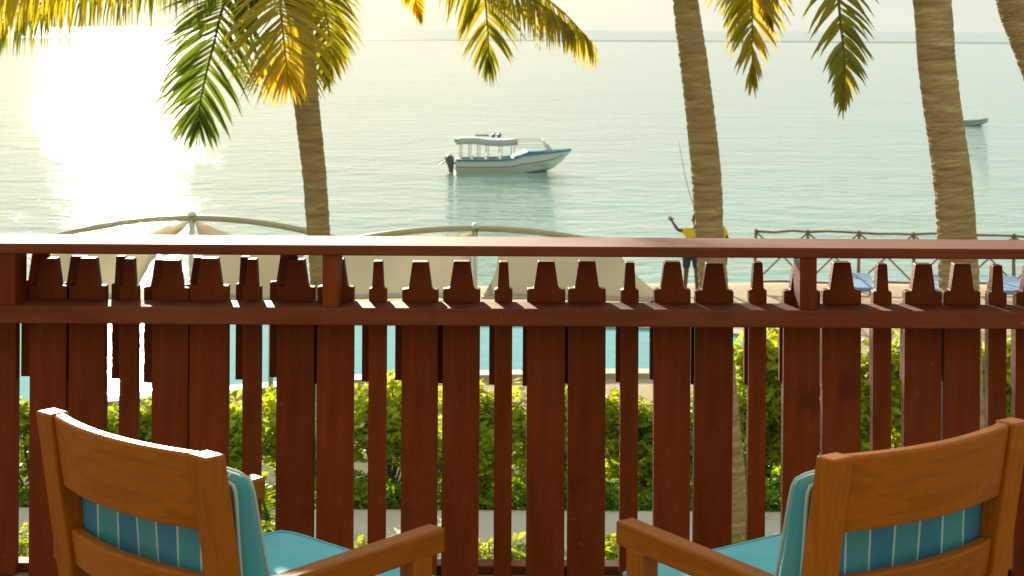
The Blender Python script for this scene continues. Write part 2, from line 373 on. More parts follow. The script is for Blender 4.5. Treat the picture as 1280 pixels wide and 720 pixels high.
wides = [-139, -92, 0, 60, 108, 212, 261, 368.5, 419, 524.5, 576, 683, 734, 841, 892, 1002, 1053, 1153.5, 1203, 1292, 1342] + [1342 + 156 * k + j for k in range(1, 5) for j in (-50, 0)] + [-92 - 156 * k - j for k in range(1, 5) for j in (50, 0)]
thins = [-29, 160, 314.5, 471.5, 629.5, 787, 946.5, 1103.5, 1247.5] + [1397 + 156 * k for k in range(4)] + [-192 - 156 * k for k in range(4)]
rs = random.Random(5)
for lst, me, bme in ((wides, wide_me, bw_me), (thins, thin_me, bt_me)):
    for px in lst:
        if px == 0: px = -3
        o = link('slat', me, rail, 0.0025); o.location = (px_x(px, 450, YS), 0, rs.uniform(-0.004, 0.004)); o.rotation_euler = (rs.uniform(-.002, .002), rs.uniform(-.0022, .0022), 0); o.scale = (rs.uniform(.97, 1.03), 1, 1)
        sh = -10 + 7 * (px - 160) / 1080
        b = link('ghost_slat', bme if px < 400 else (pw_me if me is wide_me else pt_me), rail, 0.002); b.location = (px_x(px + sh, 450, YS + TH), TH - 0.001, rs.uniform(-0.012, 0.012))  # added ghost copy behind each slat, shifted like a doubled exposure

# ------------------------------------------------------------------ armchairs and cushions
RAKE = 0.17
def crest(z0, z1, th, half, bow, name, parent, mat):
    mb = MB(); n = 14
    prof = []
    for i in range(n + 1):
        x = -half + 2 * half * i / n
        yb = -bow * (1 - (x / half) ** 2)
        rg = []
        for (dy, z) in ((-th / 2, z0), (th / 2, z0), (th / 2, z1), (-th / 2, z1)):
            rg.append(mb.bm.verts.new((x, yb + dy + (0.90 - z) * RAKE, z)))
        prof.append(rg)
    for i in range(n):
        for k in range(4):
            j = (k + 1) % 4; mb.bm.faces.new((prof[i][k], prof[i][j], prof[i + 1][j], prof[i + 1][k]))
    mb.bm.faces.new(prof[0]); mb.bm.faces.new(prof[-1][::-1])
    return mb.build(name, mat, parent, bevel=0.006)
def chair(loc, rz, label):
    t = thing('armchair', label, 'chair', loc, rz, None)
    for s in (-1, 1):
        a, b = (0.235, 0.290) if s > 0 else (-0.290, -0.235)
        d = 0.024
        prof = [(-d, 0.90), (d, 0.90), (d + 0.45 * RAKE, 0.45), (d + 0.035, 0.0), (-d + 0.035, 0.0), (-d - 0.004 + 0.45 * RAKE, 0.45)]
        MB().poly_prism(prof, a, b, 0).build('back_leg', M['teak_z'], t, bevel=0.005)
        x0, x1 = (0.270, 0.320) if s > 0 else (-0.320, -0.270)
        mb = MB(); V4 = []
        for (yy, z0_, z1_, xc) in ((0.028, 0.577, 0.630, 0.279), (0.578, 0.602, 0.655, 0.296)):
            V4.append([mb.bm.verts.new((s * (xc + q_), yy, z_)) for q_, z_ in ((-0.024, z0_), (0.024, z0_), (0.024, z1_), (-0.024, z1_))])
        mb.bm.faces.new(V4[0]); mb.bm.faces.new(V4[1][::-1])
        for k_ in range(4): mb.bm.faces.new((V4[0][k_], V4[0][(k_ + 1) % 4], V4[1][(k_ + 1) % 4], V4[1][k_]))
        mb.build('arm', M['teak_y'], t, bevel=0.006)
        MB().box(x0 + 0.001, x1 - 0.003, 0.49, 0.545, 0.0, 0.606).build('front_leg', M['teak_z'], t, bevel=0.005)
    crest(0.746, 0.898, 0.030, 0.2365, 0.036, 'crest_rail', t, M['teak_x'])
    crest(0.575, 0.655, 0.028, 0.2365, 0.036, 'lower_rail', t, M['teak_x'])
    MB().box(-0.287, 0.287, 0.10, 0.60, 0.375, 0.446).build('seat_frame', M['teak_x'], t, bevel=0.005)
    return t
def cushion(name, label, w, h, th, mat, loc, rot, parent_m, bulge=0.5, taper=0.0):
    # local x = width, z = height, y = thickness, origin at the lower edge
    t = thing(name, label, 'cushion', loc, 0)
    t.rotation_mode = 'QUATERNION'; t.rotation_quaternion = rot
    n = 18
    def sq(u): return 2 * u - 1
    def edge(u, v):                                # rounded-rectangle outline with slightly pinched sides
        a, b = sq(u), sq(v)
        x = a * w / 2 * (1 - 0.022 * (1 - b * b)); z = b * h / 2 * (1 - 0.03 * (1 - a * a)) + h / 2
        k = 1 - 0.035 * (abs(a) ** 8) * (abs(b) ** 8)
        return x * k, z * k
    def half(u, v):
        a, b = sq(u), sq(v); f = (1 - a ** 6) * (1 - b ** 6)
        return th / 2 * (1.0 + taper * (0.5 - v)) * ((1 - bulge) + bulge * f) + (0.003 * math.sin(5 * a + 2 * b)) * f
    mb = MB()
    A = [[mb.bm.verts.new((edge(i / n, j / n)[0], -half(i / n, j / n), edge(i / n, j / n)[1])) for j in range(n + 1)] for i in range(n + 1)]
    B = [[mb.bm.verts.new((edge(i / n, j / n)[0], half(i / n, j / n), edge(i / n, j / n)[1])) for j in range(n + 1)] for i in range(n + 1)]
    for G in (A, B):
        for i in range(n):
            for j in range(n): mb.bm.faces.new((G[i][j], G[i + 1][j], G[i + 1][j + 1], G[i][j + 1]))
    rim = [(i, 0) for i in range(n)] + [(n, j) for j in range(n)] + [(i, n) for i in range(n, 0, -1)] + [(0, j) for j in range(n, 0, -1)]
    m = len(rim); mid = []
    for (i, j) in rim:
        x, z = edge(i / n, j / n); cx, cz = x, z - h / 2; k = 1 + 0.014 / max(w, h) * 2
        mid.append(mb.bm.verts.new((cx * k, 0, cz * k + h / 2)))
    for q in range(m):
        r_ = (q + 1) % m; (i, j), (i2, j2) = rim[q], rim[r_]
        mb.bm.faces.new((A[i][j], A[i2][j2], mid[r_], mid[q])); mb.bm.faces.new((B[i][j], mid[q], mid[r_], B[i2][j2]))
    mb.build('cover', mat, t, smooth=True)
    for sgn in (-1, 1):
        pts = []
        for (i, j) in rim + rim[:1]:
            x, z = edge(i / n, j / n); pts.append((x, sgn * half(i / n, j / n), z))
        MB().tube(pts, 0.0042, 6, cap=False).build('piping', parent_m, t, smooth=True)
    return t
LC, RC = Vector((-0.761, 3.446, 0)), Vector((0.826, 3.435, 0))
LA, RA = R(-42.9), R(36.2)
chair(LC, LA, 'brown wooden armchair with sun glare along its greyish crest rail, pale water glitter behind')
chair(RC, RA, 'orange brown wooden armchair with plain matt crest rail, facing the moored tour boat')
for c, a, w1, w2 in ((LC, LA, 'on the armchair with the sun-glazed crest rail', 'left of the boat'), (RC, RA, 'on the armchair with the matt orange brown crest rail', '')):
    q = Quaternion((0, 0, 1), a)
    seat_rot = q @ Quaternion((1, 0, 0), R(-90))
    # seat: local z -> forward, local y -> up
    cushion('seat_cushion', 'plain teal seat cushion ' + w1, 0.545, 0.55, 0.088, M['teal'], c + q @ Vector((0, 0.085, 0.4895)), q @ Quaternion((1, 0, 0), R(-90)), M['teal'], 0.30)
    cushion('back_cushion', 'teal striped back cushion ' + w1, 0.565, 0.322, 0.092, M['stripe'], c + q @ Vector((0, 0.063 + (0.9 - 0.53) * RAKE, 0.528)), q @ Quaternion((1, 0, 0), math.atan(RAKE)), M['piping'], 0.35, 0.75)

# ------------------------------------------------------------------ palms
def frond(parent, pts, mat, leaf, side, droop, seed, n=80, fold=0.40, w=0.040, tip=1.0):
    rnd = random.Random(seed)
    P = spline(pts, 64); N = len(P)
    V, Fc = [], []
    # rachis
    seg = 5; prev = None
    for i, p in enumerate(P):
        t = (P[min(i + 1, N - 1)] - P[max(i - 1, 0)]).normalized()
        a = t.cross(Vector((0.13, 0.31, 0.94))) if prev is None else prev - t * prev.dot(t)
        a.normalize(); prev = a; b = t.cross(a); r_ = 0.022 * (1 - i / (N - 1)) ** 0.8 + 0.003
        for k in range(seg): V.append(p + (a * math.cos(k * 2 * math.pi / seg) + b * math.sin(k * 2 * math.pi / seg)) * r_)
    for i in range(N - 1):
        for k in range(seg): j = (k + 1) % seg; Fc.append((i * seg + k, i * seg + j, (i + 1) * seg + j, (i + 1) * seg + k))
    down = Vector((0, 0, -1))
    for s in (-1, 1):
        for k in range(n):
            u = 0.10 + 0.90 * (k + rnd.uniform(0, 0.7)) / n
            if rnd.random() < 0.10: continue
            fi = min(u, 1) * (N - 1); i = min(int(fi), N - 2); p = P[i].lerp(P[i + 1], fi - i)
            t = (P[min(i + 2, N - 1)] - P[max(i - 1, 0)]).normalized()
            sd = side - t * side.dot(t); sd.normalize(); nrm = t.cross(sd)
            L = leaf * (0.45 + 0.55 * math.sin(math.pi * min(1, 0.18 + 0.70 * u)) ** 0.8) * rnd.uniform(0.82, 1.08)
            if u > 0.6: L *= 1 - (u - 0.6) * 1.35 * tip
            d = (sd * s * (1.05 - 0.35 * u - 2.6 * max(0, u - 0.78)) + t * (fold + 0.42 * u) + nrm * rnd.uniform(-0.35, 0.35) + t * rnd.uniform(-.18, .18) + Vector((rnd.uniform(-.1, .1), rnd.uniform(-.1, .1), 0))).normalized()
            tw = rnd.uniform(-0.5, 0.5); q = p.copy(); b0 = len(V); ww = w * rnd.uniform(0.75, 1.15)
            for m_, (wf) in enumerate((0.45, 1.0, 0.85, 0.5)):
                wd = (t - d * t.dot(d) + nrm * tw); wd.normalize()
                V.append(q + wd * ww * wf * 0.5); V.append(q - wd * ww * wf * 0.5)
                d = (d + down * droop * (0.35 + 0.28 * m_) * rnd.uniform(0.7, 1.2)).normalized(); q = q + d * (L / 4)
            V.append(q)
            for m_ in range(3): a0 = b0 + 2 * m_; Fc.append((a0, a0 + 1, a0 + 3, a0 + 2))
            Fc.append((b0 + 6, b0 + 7, b0 + 8))
    return from_lists('frond', V, Fc, mat, parent)
def palm(label, line, depth, heart, seed, extra):
    base = at(line[-1][0], line[-1][1], depth); base.z = GROUND
    t = thing('palm_tree', label, 'palm tree', base, 0, None)
    # line runs from top to bottom: (px, py, width px)
    pts = [at(x, y, depth) for x, y, w_ in line]; pts[-1] = base.copy()
    H = at(heart[0], heart[1], depth)
    ctr = [H] + pts; rad = [line[0][2] * 0.46 * depth / F] + [w_ * 0.5 * depth / F for x, y, w_ in line]
    n = int((H.z - GROUND) / 0.034)
    C = spline(ctr, n); k = spline([(r_, 0, 0) for r_ in rad], n)
    rnd = random.Random(seed); mb = MB(); RR = []; ph = 0; amp = 0.03; step = rnd.uniform(0.75, 1.3)
    for i in range(n):
        ph += step * 0.36
        if ph > 1: ph -= 1; step = rnd.uniform(0.6, 1.3); amp = rnd.uniform(0.008, 0.045)
        r_ = k[i].x * (1 + amp * (0.6 - ph) + rnd.uniform(-0.008, 0.008)); RR.append(r_)
    mb.tube([c - base for c in C], RR, 16)
    for v in mb.bm.verts: v.co += Vector((rnd.uniform(-1, 1), rnd.uniform(-1, 1), rnd.uniform(-1.4, 1.4))) * 0.0045
    mb.build('trunk', M['trunk'], t, smooth=False)
    # heart of the crown with old leaf bases
    mb = MB(); hb = H - base
    mb.tube([hb + Vector((0, 0, -0.16)), hb + Vector((0, 0, 0.02)), hb + Vector((0, 0, 0.25)), hb + Vector((0, 0, 0.5))], [rad[0] * 1.02, rad[0] * 1.35, rad[0] * 1.0, 0.03], 10)
    for i in range(9):
        a = i * 2.4; o = Vector((math.cos(a), math.sin(a), 0)); z0 = hb + Vector((0, 0, -0.12 + 0.03 * i))
        mb.tube([z0 + o * rad[0] * 0.8, z0 + o * (rad[0] + 0.10) + Vector((0, 0, 0.16)), z0 + o * (rad[0] + 0.22) + Vector((0, 0, 0.22))], [0.05, 0.035, 0.012], 6)
    crown = mb.build('crown', M['fibre'], t)
    i = 0
    for (pts_, matn, leaf, side, droop) in extra:
        P = [hb + Vector((0, 0, 0.12))] + [at(x, y, d) - base for x, y, d in pts_]
        hang = side is Y; frond(crown, P, M[matn], leaf * (1.3 if hang else 1.12), side, droop * (1.6 if hang else 1.0), seed * 31 + i, n=72 if hang else 76, fold=0.22 if hang else 0.40, tip=0.7 if hang else 1.0, w=0.036 if hang else 0.046); i += 1
    return t, crown, hb
X, Y = Vector((1, 0, 0)), Vector((0, 1, 0))
def upper(crown, hb, seed, n, length, lo, hi, a0=0.0, a1=2 * math.pi):
    rnd = random.Random(seed)
    for i in range(n):
        a = a0 + (a1 - a0) * (i + rnd.uniform(0.2, 0.8)) / n; el = R(rnd.uniform(lo, hi)); o = Vector((math.cos(a), math.sin(a), 0)); L = length * rnd.uniform(0.85, 1.1)
        z = Vector((0, 0, 1)); p0 = hb + z * 0.2
        P = [p0]; d = o * math.cos(el) + z * math.sin(el)
        for k in range(5):
            P.append(P[-1] + d * L / 5); d = (d - z * 0.20).normalized()
        frond(crown, P, M[('frond_g', 'frond_o')[i % 2]], 0.62, z.cross(o), 0.35, seed * 77 + i, n=44)

t1, cr1, hb1 = palm('curving coconut palm with low drooping crown of green and yellow fronds',
    [(377, 60, 33), (380, 100, 33), (386.5, 160, 31), (393, 220, 30), (398.5, 295, 29), (402, 350, 29), (408, 450, 31), (414, 640, 36), (416, 735, 50)], 18.3, (372, -8), 11, [
    ([(330, -30, 18.2), (287, -8, 18.0), (266, 60, 17.7), (251, 125, 17.5), (248, 160, 17.4)], 'frond_g', 0.74, X, 0.22),
    ([(352, -40, 17.6), (350, 0, 17.0), (356, 60, 16.7), (360, 100, 16.6)], 'frond_y', 0.80, X, 0.25),
    ([(392, -40, 18.8), (404, 0, 19.0), (412, 50, 19.1), (410, 100, 19.1)], 'frond_o', 0.50, X, 0.3),
    ([(300, -60, 18.4), (200, -48, 18.7), (90, -22, 18.9), (0, 18, 19.0), (-60, 60, 19.0)], 'frond_o', 0.72, Y, 0.85),
    ([(320, -70, 17.5), (210, -70, 16.9), (100, -45, 16.6), (20, -22, 16.5), (-50, 10, 16.5)], 'frond_y', 0.62, Y, 0.8),
    ([(310, -90, 17.9), (200, -95, 17.6), (90, -62, 17.4), (0, -30, 17.3), (-80, 20, 17.3)], 'frond_y', 0.80, Y, 0.9),
    ([(290, -55, 18.9), (170, -40, 19.4), (60, 0, 19.8), (-30, 40, 20.0)], 'frond_g', 0.62, Y, 0.9),
    ([(440, -75, 17.8), (550, -60, 17.4), (640, -15, 17.2), (690, 15, 17.1), (715, 38, 17.1)], 'frond_y', 0.45, Y, 0.9),
    ([(440, -95, 18.3), (540, -80, 18.2), (640, -30, 18.1), (700, 12, 18.0), (738, 52, 18.0)], 'frond_o', 0.62, Y, 0.85),
    ([(440, -110, 18.7), (545, -95, 18.9), (598, -30, 19.0), (609, 30, 19.0), (611, 84, 19.0)], 'frond_o', 0.70, X, 0.25),
    ([(430, -60, 18.9), (480, -55, 19.3), (512, -15, 19.5), (526, 24, 19.6)], 'frond_y', 0.30, X, 0.3)])
upper(cr1, hb1, 21, 9, 3.0, 42, 72)
t2, cr2, hb2 = palm('rough barked coconut palm in front of the person in yellow',
    [(857, 0, 32), (866, 70, 35), (875, 140, 36), (883, 220, 37), (887, 295, 36), (893, 370, 37), (899, 450, 38), (907, 560, 42), (913, 650, 48), (916, 728, 60)], 18.3, (842, -150), 12, [
    ([(890, -200, 17.6), (925, -130, 16.9), (938, -50, 16.7), (940, 20, 16.6), (940, 98, 16.6)], 'frond_y', 0.62, X, 0.25),
    ([(880, -190, 18.6), (915, -110, 18.9), (925, -40, 19.0), (922, 40, 19.0)], 'frond_o', 0.62, X, 0.3),
    ([(900, -210, 17.4), (948, -130, 16.8), (960, -50, 16.6), (962, 30, 16.6)], 'frond_o', 0.42, X, 0.3),
    ([(810, -200, 18.0), (780, -150, 17.8), (775, -90, 17.8), (790, -20, 17.8)], 'frond_o', 0.40, X, 0.3)])
upper(cr2, hb2, 22, 9, 3.4, 30, 70)
t3, cr3, hb3 = palm('thick ringed coconut palm in front of the small distant rowing boat',
    [(1165, 0, 47), (1171, 80, 47), (1180, 150, 47), (1190, 220, 48), (1196, 295, 49), (1199, 370, 50), (1203, 500, 52), (1206, 700, 56), (1208, 890, 72)], 15.0, (1140, -210), 13, [
    ([(1095, -260, 14.8), (1050, -190, 14.6), (1042, -90, 14.5), (1050, 20, 14.5), (1056, 80, 14.5), (1053, 132, 14.5)], 'frond_o', 0.42, X, 0.2)])
upper(cr3, hb3, 23, 9, 3.4, 35, 70)
t4, cr4, hb4 = palm('leaning palm trunk slanting beside the thick ringed palm',
    [(1262, -15, 42), (1272, 20, 42), (1299, 90, 43), (1335, 200, 44), (1385, 400, 46), (1415, 600, 50), (1425, 728, 66)], 18.3, (1195, -260), 14, [])
upper(cr4, hb4, 24, 8, 3.2, 35, 70)

# ------------------------------------------------------------------ hedge, low plants, cover
def leaves(rnd, n, sample, size, V, Fc):
    for _ in range(n):
        p = sample(); a = rnd.uniform(0, 6.283); el = rnd.uniform(-0.5, 0.9)
        d = Vector((math.cos(a) * math.cos(el), math.sin(a) * math.cos(el), math.sin(el)))
        w = d.cross(Vector((rnd.uniform(-1, 1), rnd.uniform(-1, 1), 0.7))).normalized(); L = size * (0.55 + 1.05 * rnd.random() ** 1.6); b = len(V)
        V += [p, p + d * L * 0.5 + w * L * 0.24, p + d * L + Vector((0, 0, -0.12 * L)), p + d * L * 0.5 - w * L * 0.24]
        Fc.append((b, b + 1, b + 2, b + 3))
def shrub(name, label, cat, group, x, y, rx, ry, h, seed, mats, n=1500, size=0.085, gap=0.0, flowers=0):
    rnd = random.Random(seed); t = thing(name, label, cat, (x, y, GROUND), 0, group)
    blobs = []
    for k in range(18):
        a = rnd.uniform(0, 6.283); q = rnd.uniform(0, 0.75)
        blobs.append((Vector((math.cos(a) * q * rx, math.sin(a) * q * ry, h * rnd.uniform(0.18 + gap, 0.82))), rnd.uniform(0.22, 0.40)))
    def sample():
        c, r_ = rnd.choice(blobs)
        while True:
            v = Vector((rnd.uniform(-1, 1), rnd.uniform(-1, 1), rnd.uniform(-1, 1)))
            if 0.3 < v.length < 1: break
        p = c + Vector((v.x * rx * r_ * 1.5, v.y * ry * r_ * 1.5, v.z * h * r_ * 0.62)); p.z = max(0.03, p.z); return p
    mb = MB()
    for c, r_ in blobs:
        b0 = Vector((c.x * 0.25, c.y * 0.25, -0.03)); mb.tube([b0, b0.lerp(c, 0.5) + Vector((rnd.uniform(-.05, .05), rnd.uniform(-.05, .05), 0)), c + Vector((0, 0, 0.1))], [0.02, 0.014, 0.006], 5)
    mb.build('stem', M['stem'], t)
    for mt, share in mats:
        V, Fc = [], []; leaves(rnd, int(n * share), sample, size, V, Fc); from_lists('foliage', V, Fc, M[mt], t)
    if flowers:
        V, Fc = [], []; leaves(rnd, flowers, sample, size * 0.8, V, Fc); from_lists('blossom', V, Fc, M['petal'], t)
    return t
rnd = random.Random(40)
hx = [-7.0, -5.9, -4.8, -3.7, -2.6, -1.5, -0.45, 0.6, 1.65, 2.6]
for i, x in enumerate(hx):
    h = 1.12 if x < -4.0 else (1.25 if x < -2.2 else 1.48)
    shrub('hedge_shrub', 'yellow green leafy shrub in the clipped low hedge behind the railing', 'shrub', 'low hedge shrubs between path and pool', x, 21.9 + rnd.uniform(-.15, .15), 0.85, 0.5, h * rnd.uniform(.95, 1.06), 50 + i,
          (('hedge_a', 0.65), ('hedge_b', 0.35)), 3600, 0.135, gap=0.02, flowers=70)
for i, (x, h) in enumerate(((3.25, 2.1), (4.15, 2.25), (5.1, 2.15), (6.0, 2.05), (6.95, 2.0))):
    shrub('tall_shrub', 'tall bright green shrub standing higher than the low hedge', 'shrub', 'tall shrubs along the path', x, 22.2 + rnd.uniform(-.2, .2), 0.75, 0.6, h, 70 + i,
          (('hedge_a', 0.7), ('hedge_b', 0.3)), 4200, 0.15, gap=0.02, flowers=30 if i % 2 else 0)
for i in range(9):
    x = -5.2 + 1.3 * i
    shrub('low_shrub', 'small yellow green bush in the bed on the near side of the path', 'bush', 'bushes between path and balcony', x + rnd.uniform(-.2, .2), 17.75 + rnd.uniform(-.15, .15), 0.8, 0.45, 0.62, 90 + i,
          (('hedge_a', 0.7), ('hedge_b', 0.3)), 1500, 0.085)
def cover():
    rnd = random.Random(61); V, Fc = [], []
    def sample():
        x = rnd.uniform(-8, 8); y = rnd.uniform(20.98, 21.65)
        return Vector((x, y, GROUND + rnd.uniform(0.02, 0.34) * (0.6 + 0.4 * math.sin(x * 2.3))))
    leaves(rnd, 15000, sample, 0.10, V, Fc)
    tag(from_lists('ground_cover', V, Fc, M['hedge_c']), 'bright green leafy ground cover along the foot of the hedge', 'plants', kind='stuff')
cover()
def grass():
    rnd = random.Random(62); V, Fc = [], []
    for _ in range(26000):
        x = rnd.uniform(2.2, 8.5); y = rnd.uniform(22.3, 26); z = GROUND
        a = rnd.uniform(0, 6.283); h = rnd.uniform(.05, .13); w = Vector((math.cos(a), math.sin(a), 0)) * 0.012; b = len(V); p = Vector((x, y, z))
        V += [p - w, p + w, p + Vector((rnd.uniform(-.04, .04), rnd.uniform(-.04, .04), h))]; Fc.append((b, b + 1, b + 2))
    tag(from_lists('grass', V, Fc, M['hedge_c']), 'short green lawn grass between the tall shrubs', 'grass', kind='stuff')
grass()
def young_palm():
    b = on(338, 712, GROUND); t = thing('young_palm', 'small young palm with thin arching leaves beside the path', 'plant', b)
    MB().tube([(0, 0, -0.03), (0, 0, 0.25), (0.02, 0, 0.45)], [0.05, 0.04, 0.02], 8).build('stem', M['stem'], t)
    rnd = random.Random(9)
    for i in range(11):
        a = i * 2.4; o = Vector((math.cos(a), math.sin(a), 0)); el = rnd.uniform(0.7, 1.35); z = Vector((0, 0, 1)); P = [Vector((0, 0, 0.35))]; d = o * math.cos(el) + z * math.sin(el)
        for k in range(4): P.append(P[-1] + d * 0.24 * rnd.uniform(.8, 1.2)); d = (d - z * 0.28).normalized()
        frond(t, P, M['frond_g' if i % 2 else 'hedge_a'], 0.26, z.cross(o), 0.25, 900 + i, n=16, w=0.022)
young_palm()

# ------------------------------------------------------------------ shade canopies by the pool
def canopy(label, hub, arch_px, left, right, D, poles):
    base = at(hub[0], hub[1], D); base.z = GROUND
    t = thing('shade_canopy', label, 'canopy', base, 0, 'cream shade canopies beside the pool')
    H = at(hub[0], hub[1], D) - base
    # arch tube
    P = [at(x, y, D) - base for x, y in arch_px]
    MB().tube(spline(P, 40), 0.045, 8).build('arch_tube', M['cream_tube'], t, smooth=True)
    MB().tube([(0, 0, -0.02), (0, 0, H.z + 0.04)], 0.04, 10).build('mast', M['steel'], t, smooth=True)
    MB().tube([(0, 0, H.z + 0.03), (0, 0, H.z + 0.08), (0, 0, H.z + 0.13)], [0.05, 0.07, 0.02], 10).build('mast_cap', M['steel'], t, smooth=True)
    for rear in (False,):
        for quad, concave in (left, right):
            C = []
            for (x, y, d) in quad:
                v = at(x, y, D + d) - base
                if rear: v = Vector((v.x, -v.y, v.z))
                C.append(v)
            a, b, c, d = C                       # hub, outer top, outer bottom, inner bottom
            ctr = (a + b + c + d) / 4
            def edge(p, q, k, s):
                m = p.lerp(q, s); return m + (ctr - m) * k * 4 * s * (1 - s)
            def fn(u, v):
                top = edge(a, b, concave[0], u); bot = edge(d, c, concave[2], u); lf = edge(a, d, concave[3], v); rt = edge(b, c, concave[1], v)
                bil = a * (1 - u) * (1 - v) + b * u * (1 - v) + c * u * v + d * (1 - u) * v
                return top * (1 - v) + bot * v + lf * (1 - u) + rt * u - bil
            mb = MB().grid(fn, 12, 12); o = mb.build('sail', M['sail'], t, smooth=True)
            s = o.modifiers.new('cloth_thickness', 'SOLIDIFY'); s.thickness = 0.012
            MB().tube([fn(k / 12, 1.0) for k in range(13)], 0.022, 6).build('hem', M['cream_tube'], t, smooth=True)
    for x, y, d in poles:
        v = at(x, y, D + d) - base
        for sg in (1,): MB().tube([(v.x, v.y * sg, -0.02), (v.x, v.y * sg, v.z + 0.03)], 0.035, 8).build('corner_pole', M['cream_tube'], t, smooth=True)
    return t
canopy('cream cloth shade canopy hung under an arched tube, in the sun glitter', (240, 275), [(240 + dx, 272.5 + dx * dx / 1240) for dx in range(-210, 211, 30)],
       ([(240, 275, 0), (50, 318, -0.1), (52, 376, -1.2), (168, 374, -1.2)], (0.10, 0.05, 0.05, 0.18)),
       ([(243, 275, 0), (388, 312, -0.1), (338, 378, -1.2), (256, 374, -1.2)], (0.18, 0.12, 0.05, 0.10)), 25.0, [(52, 376, -1.2), (339, 378, -1.2)])
canopy('cream cloth shade canopy with scalloped edge, straight below the moored tour boat', (594, 290), [(588 + dx, 285.5 + dx * dx / 1500) for dx in range(-180, 211, 30)],
       ([(592, 290, 0), (418, 312, -0.1), (426, 373, -1.2), (590, 371, -1.2)], (0.06, 0.05, 0.03, 0.02)),
       ([(620, 296, 0), (772, 312, -0.1), (838, 377, -1.2), (602, 372, -1.2)], (0.04, 0.10, 0.03, 0.10)), 25.0, [(426, 373, -1.2), (838, 377, -1.2)])

# ------------------------------------------------------------------ rustic fence at the beach edge
def beach_fence():
    D = 39.0; xs = [945, 1010, 1074, 1142, 1204, 1268, 1330]; tops = [289, 290, 291, 293, 294, 295, 296]
    b = at(945, 355, D); b.z = GROUND
    t = thing('rustic_fence', 'rustic fence of crooked branches with crossed braces at the beach edge', 'fence', b)
    rnd = random.Random(4); top = [at(x, y, D) - b for x, y in zip(xs, tops)]
    for k, p in enumerate(top):
        MB().tube([(p.x + rnd.uniform(-.03, .03), 0, -0.06), (p.x + rnd.uniform(-.02, .02), 0.02, p.z * .5), (p.x, 0, p.z + 0.05)], [0.045, 0.04, 0.035], 7).build('post', M['rustic'], t)
    for k in range(len(top) - 1):
        a, c = top[k], top[k + 1]; za, zc = 0.18, 0.17
        MB().tube([a, a.lerp(c, .35) + Vector((0, -.03, rnd.uniform(-.03, .04))), a.lerp(c, .7) + Vector((0, -.02, rnd.uniform(-.04, .03))), c], [.032, .03, .028, .03], 6).build('top_rail', M['rustic'], t)
        MB().tube([(a.x, 0, za), ((a.x + c.x) / 2, -.02, za + rnd.uniform(-.03, .03)), (c.x, 0, zc)], .028, 6).build('lower_rail', M['rustic'], t)
        m = (a.x + c.x) / 2
        MB().tube([(a.x, -.045, a.z - .02), (m, -.05, (a.z + za) / 2 + .04), (c.x, -.045, zc)], .022, 6).build('brace', M['rustic'], t)
        MB().tube([(c.x, .045, c.z - .02), (m, .05, (a.z + za) / 2), (a.x, .045, za)], .022, 6).build('brace', M['rustic'], t)
beach_fence()

# ------------------------------------------------------------------ sun loungers
def lounger(x, y, rz, k):
    t = thing('sun_lounger', 'blue topped wooden sun lounger on the sand', 'sun lounger', (x, y, GROUND), rz, 'sun loungers on the sand in front of the rustic fence')
    for sx in (-0.3, 0.3):
        for sy in (0.1, 1.75): MB().box(sx - .03, sx + .03, sy - .03, sy + .03, -0.02, 0.33).build('leg', M['lounger'], t)
        MB().box(sx - .025, sx + .025, 0, 1.9, 0.30, 0.37).build('side_rail', M['lounger'], t)
    for i in range(9): MB().box(-0.28, 0.28, 0.05 + i * 0.21, 0.17 + i * 0.21, 0.345, 0.365).build('slat', M['lounger'], t)
    MB().poly_prism([(0.02, 0.366), (1.25, 0.366), (1.85, 0.43), (1.84, 0.50), (1.23, 0.44), (0.02, 0.44)], -0.29, 0.29, 0).build('mattress', M['blue'], t, bevel=0.02)
for k, (px, py) in enumerate(((1080, 386), (1178, 388), (1272, 390))):
    p = on(px, py, GROUND); lounger(p.x, p.y, R(-6), k)

# ------------------------------------------------------------------ people at the water's edge
def skin_mesh(name, joints, edges, mat, parent, levels=2, root=0):
    me = bpy.data.meshes.new(name); me.from_pydata([j[0] for j in joints], edges, []); me.materials.append(mat)
    o = link(name, me, parent)
    s = o.modifiers.new('skin', 'SKIN')
    for i, v in enumerate(me.skin_vertices[0].data):
        r_ = joints[i][1]; v.radius = r_ if hasattr(r_, '__len__') else (r_, r_); v.use_root = i == root
    s.use_smooth_shade = True
    u = o.modifiers.new('smooth', 'SUBSURF'); u.levels = levels; u.render_levels = levels
    return o
def hand(J, E, w, d, r_=0.010):
    d = d.normalized(); side = d.cross(Vector((0, 1, 0.2))).normalized()
    p = len(J); J.append((w + d * 0.06, (0.034, 0.018))); E.append((w_idx(J, w), p))
    for k, (off, L) in enumerate(((-0.03, .06), (-0.01, .075), (0.012, .07), (0.032, .055))):
        a = len(J); J.append((w + d * 0.09 + side * off, r_)); J.append((w + d * (0.09 + L) + side * off * 1.2 + Vector((0, -0.015, 0)), r_ * .8)); E += [(p, a), (a, a + 1)]
    a = len(J); J.append((w + d * 0.05 - side * 0.05, r_ * 1.1)); J.append((w + d * 0.09 - side * 0.075, r_ * .9)); E += [(p, a), (a, a + 1)]
def w_idx(J, w): return min(range(len(J)), key=lambda i: (Vector(J[i][0]) - w).length)
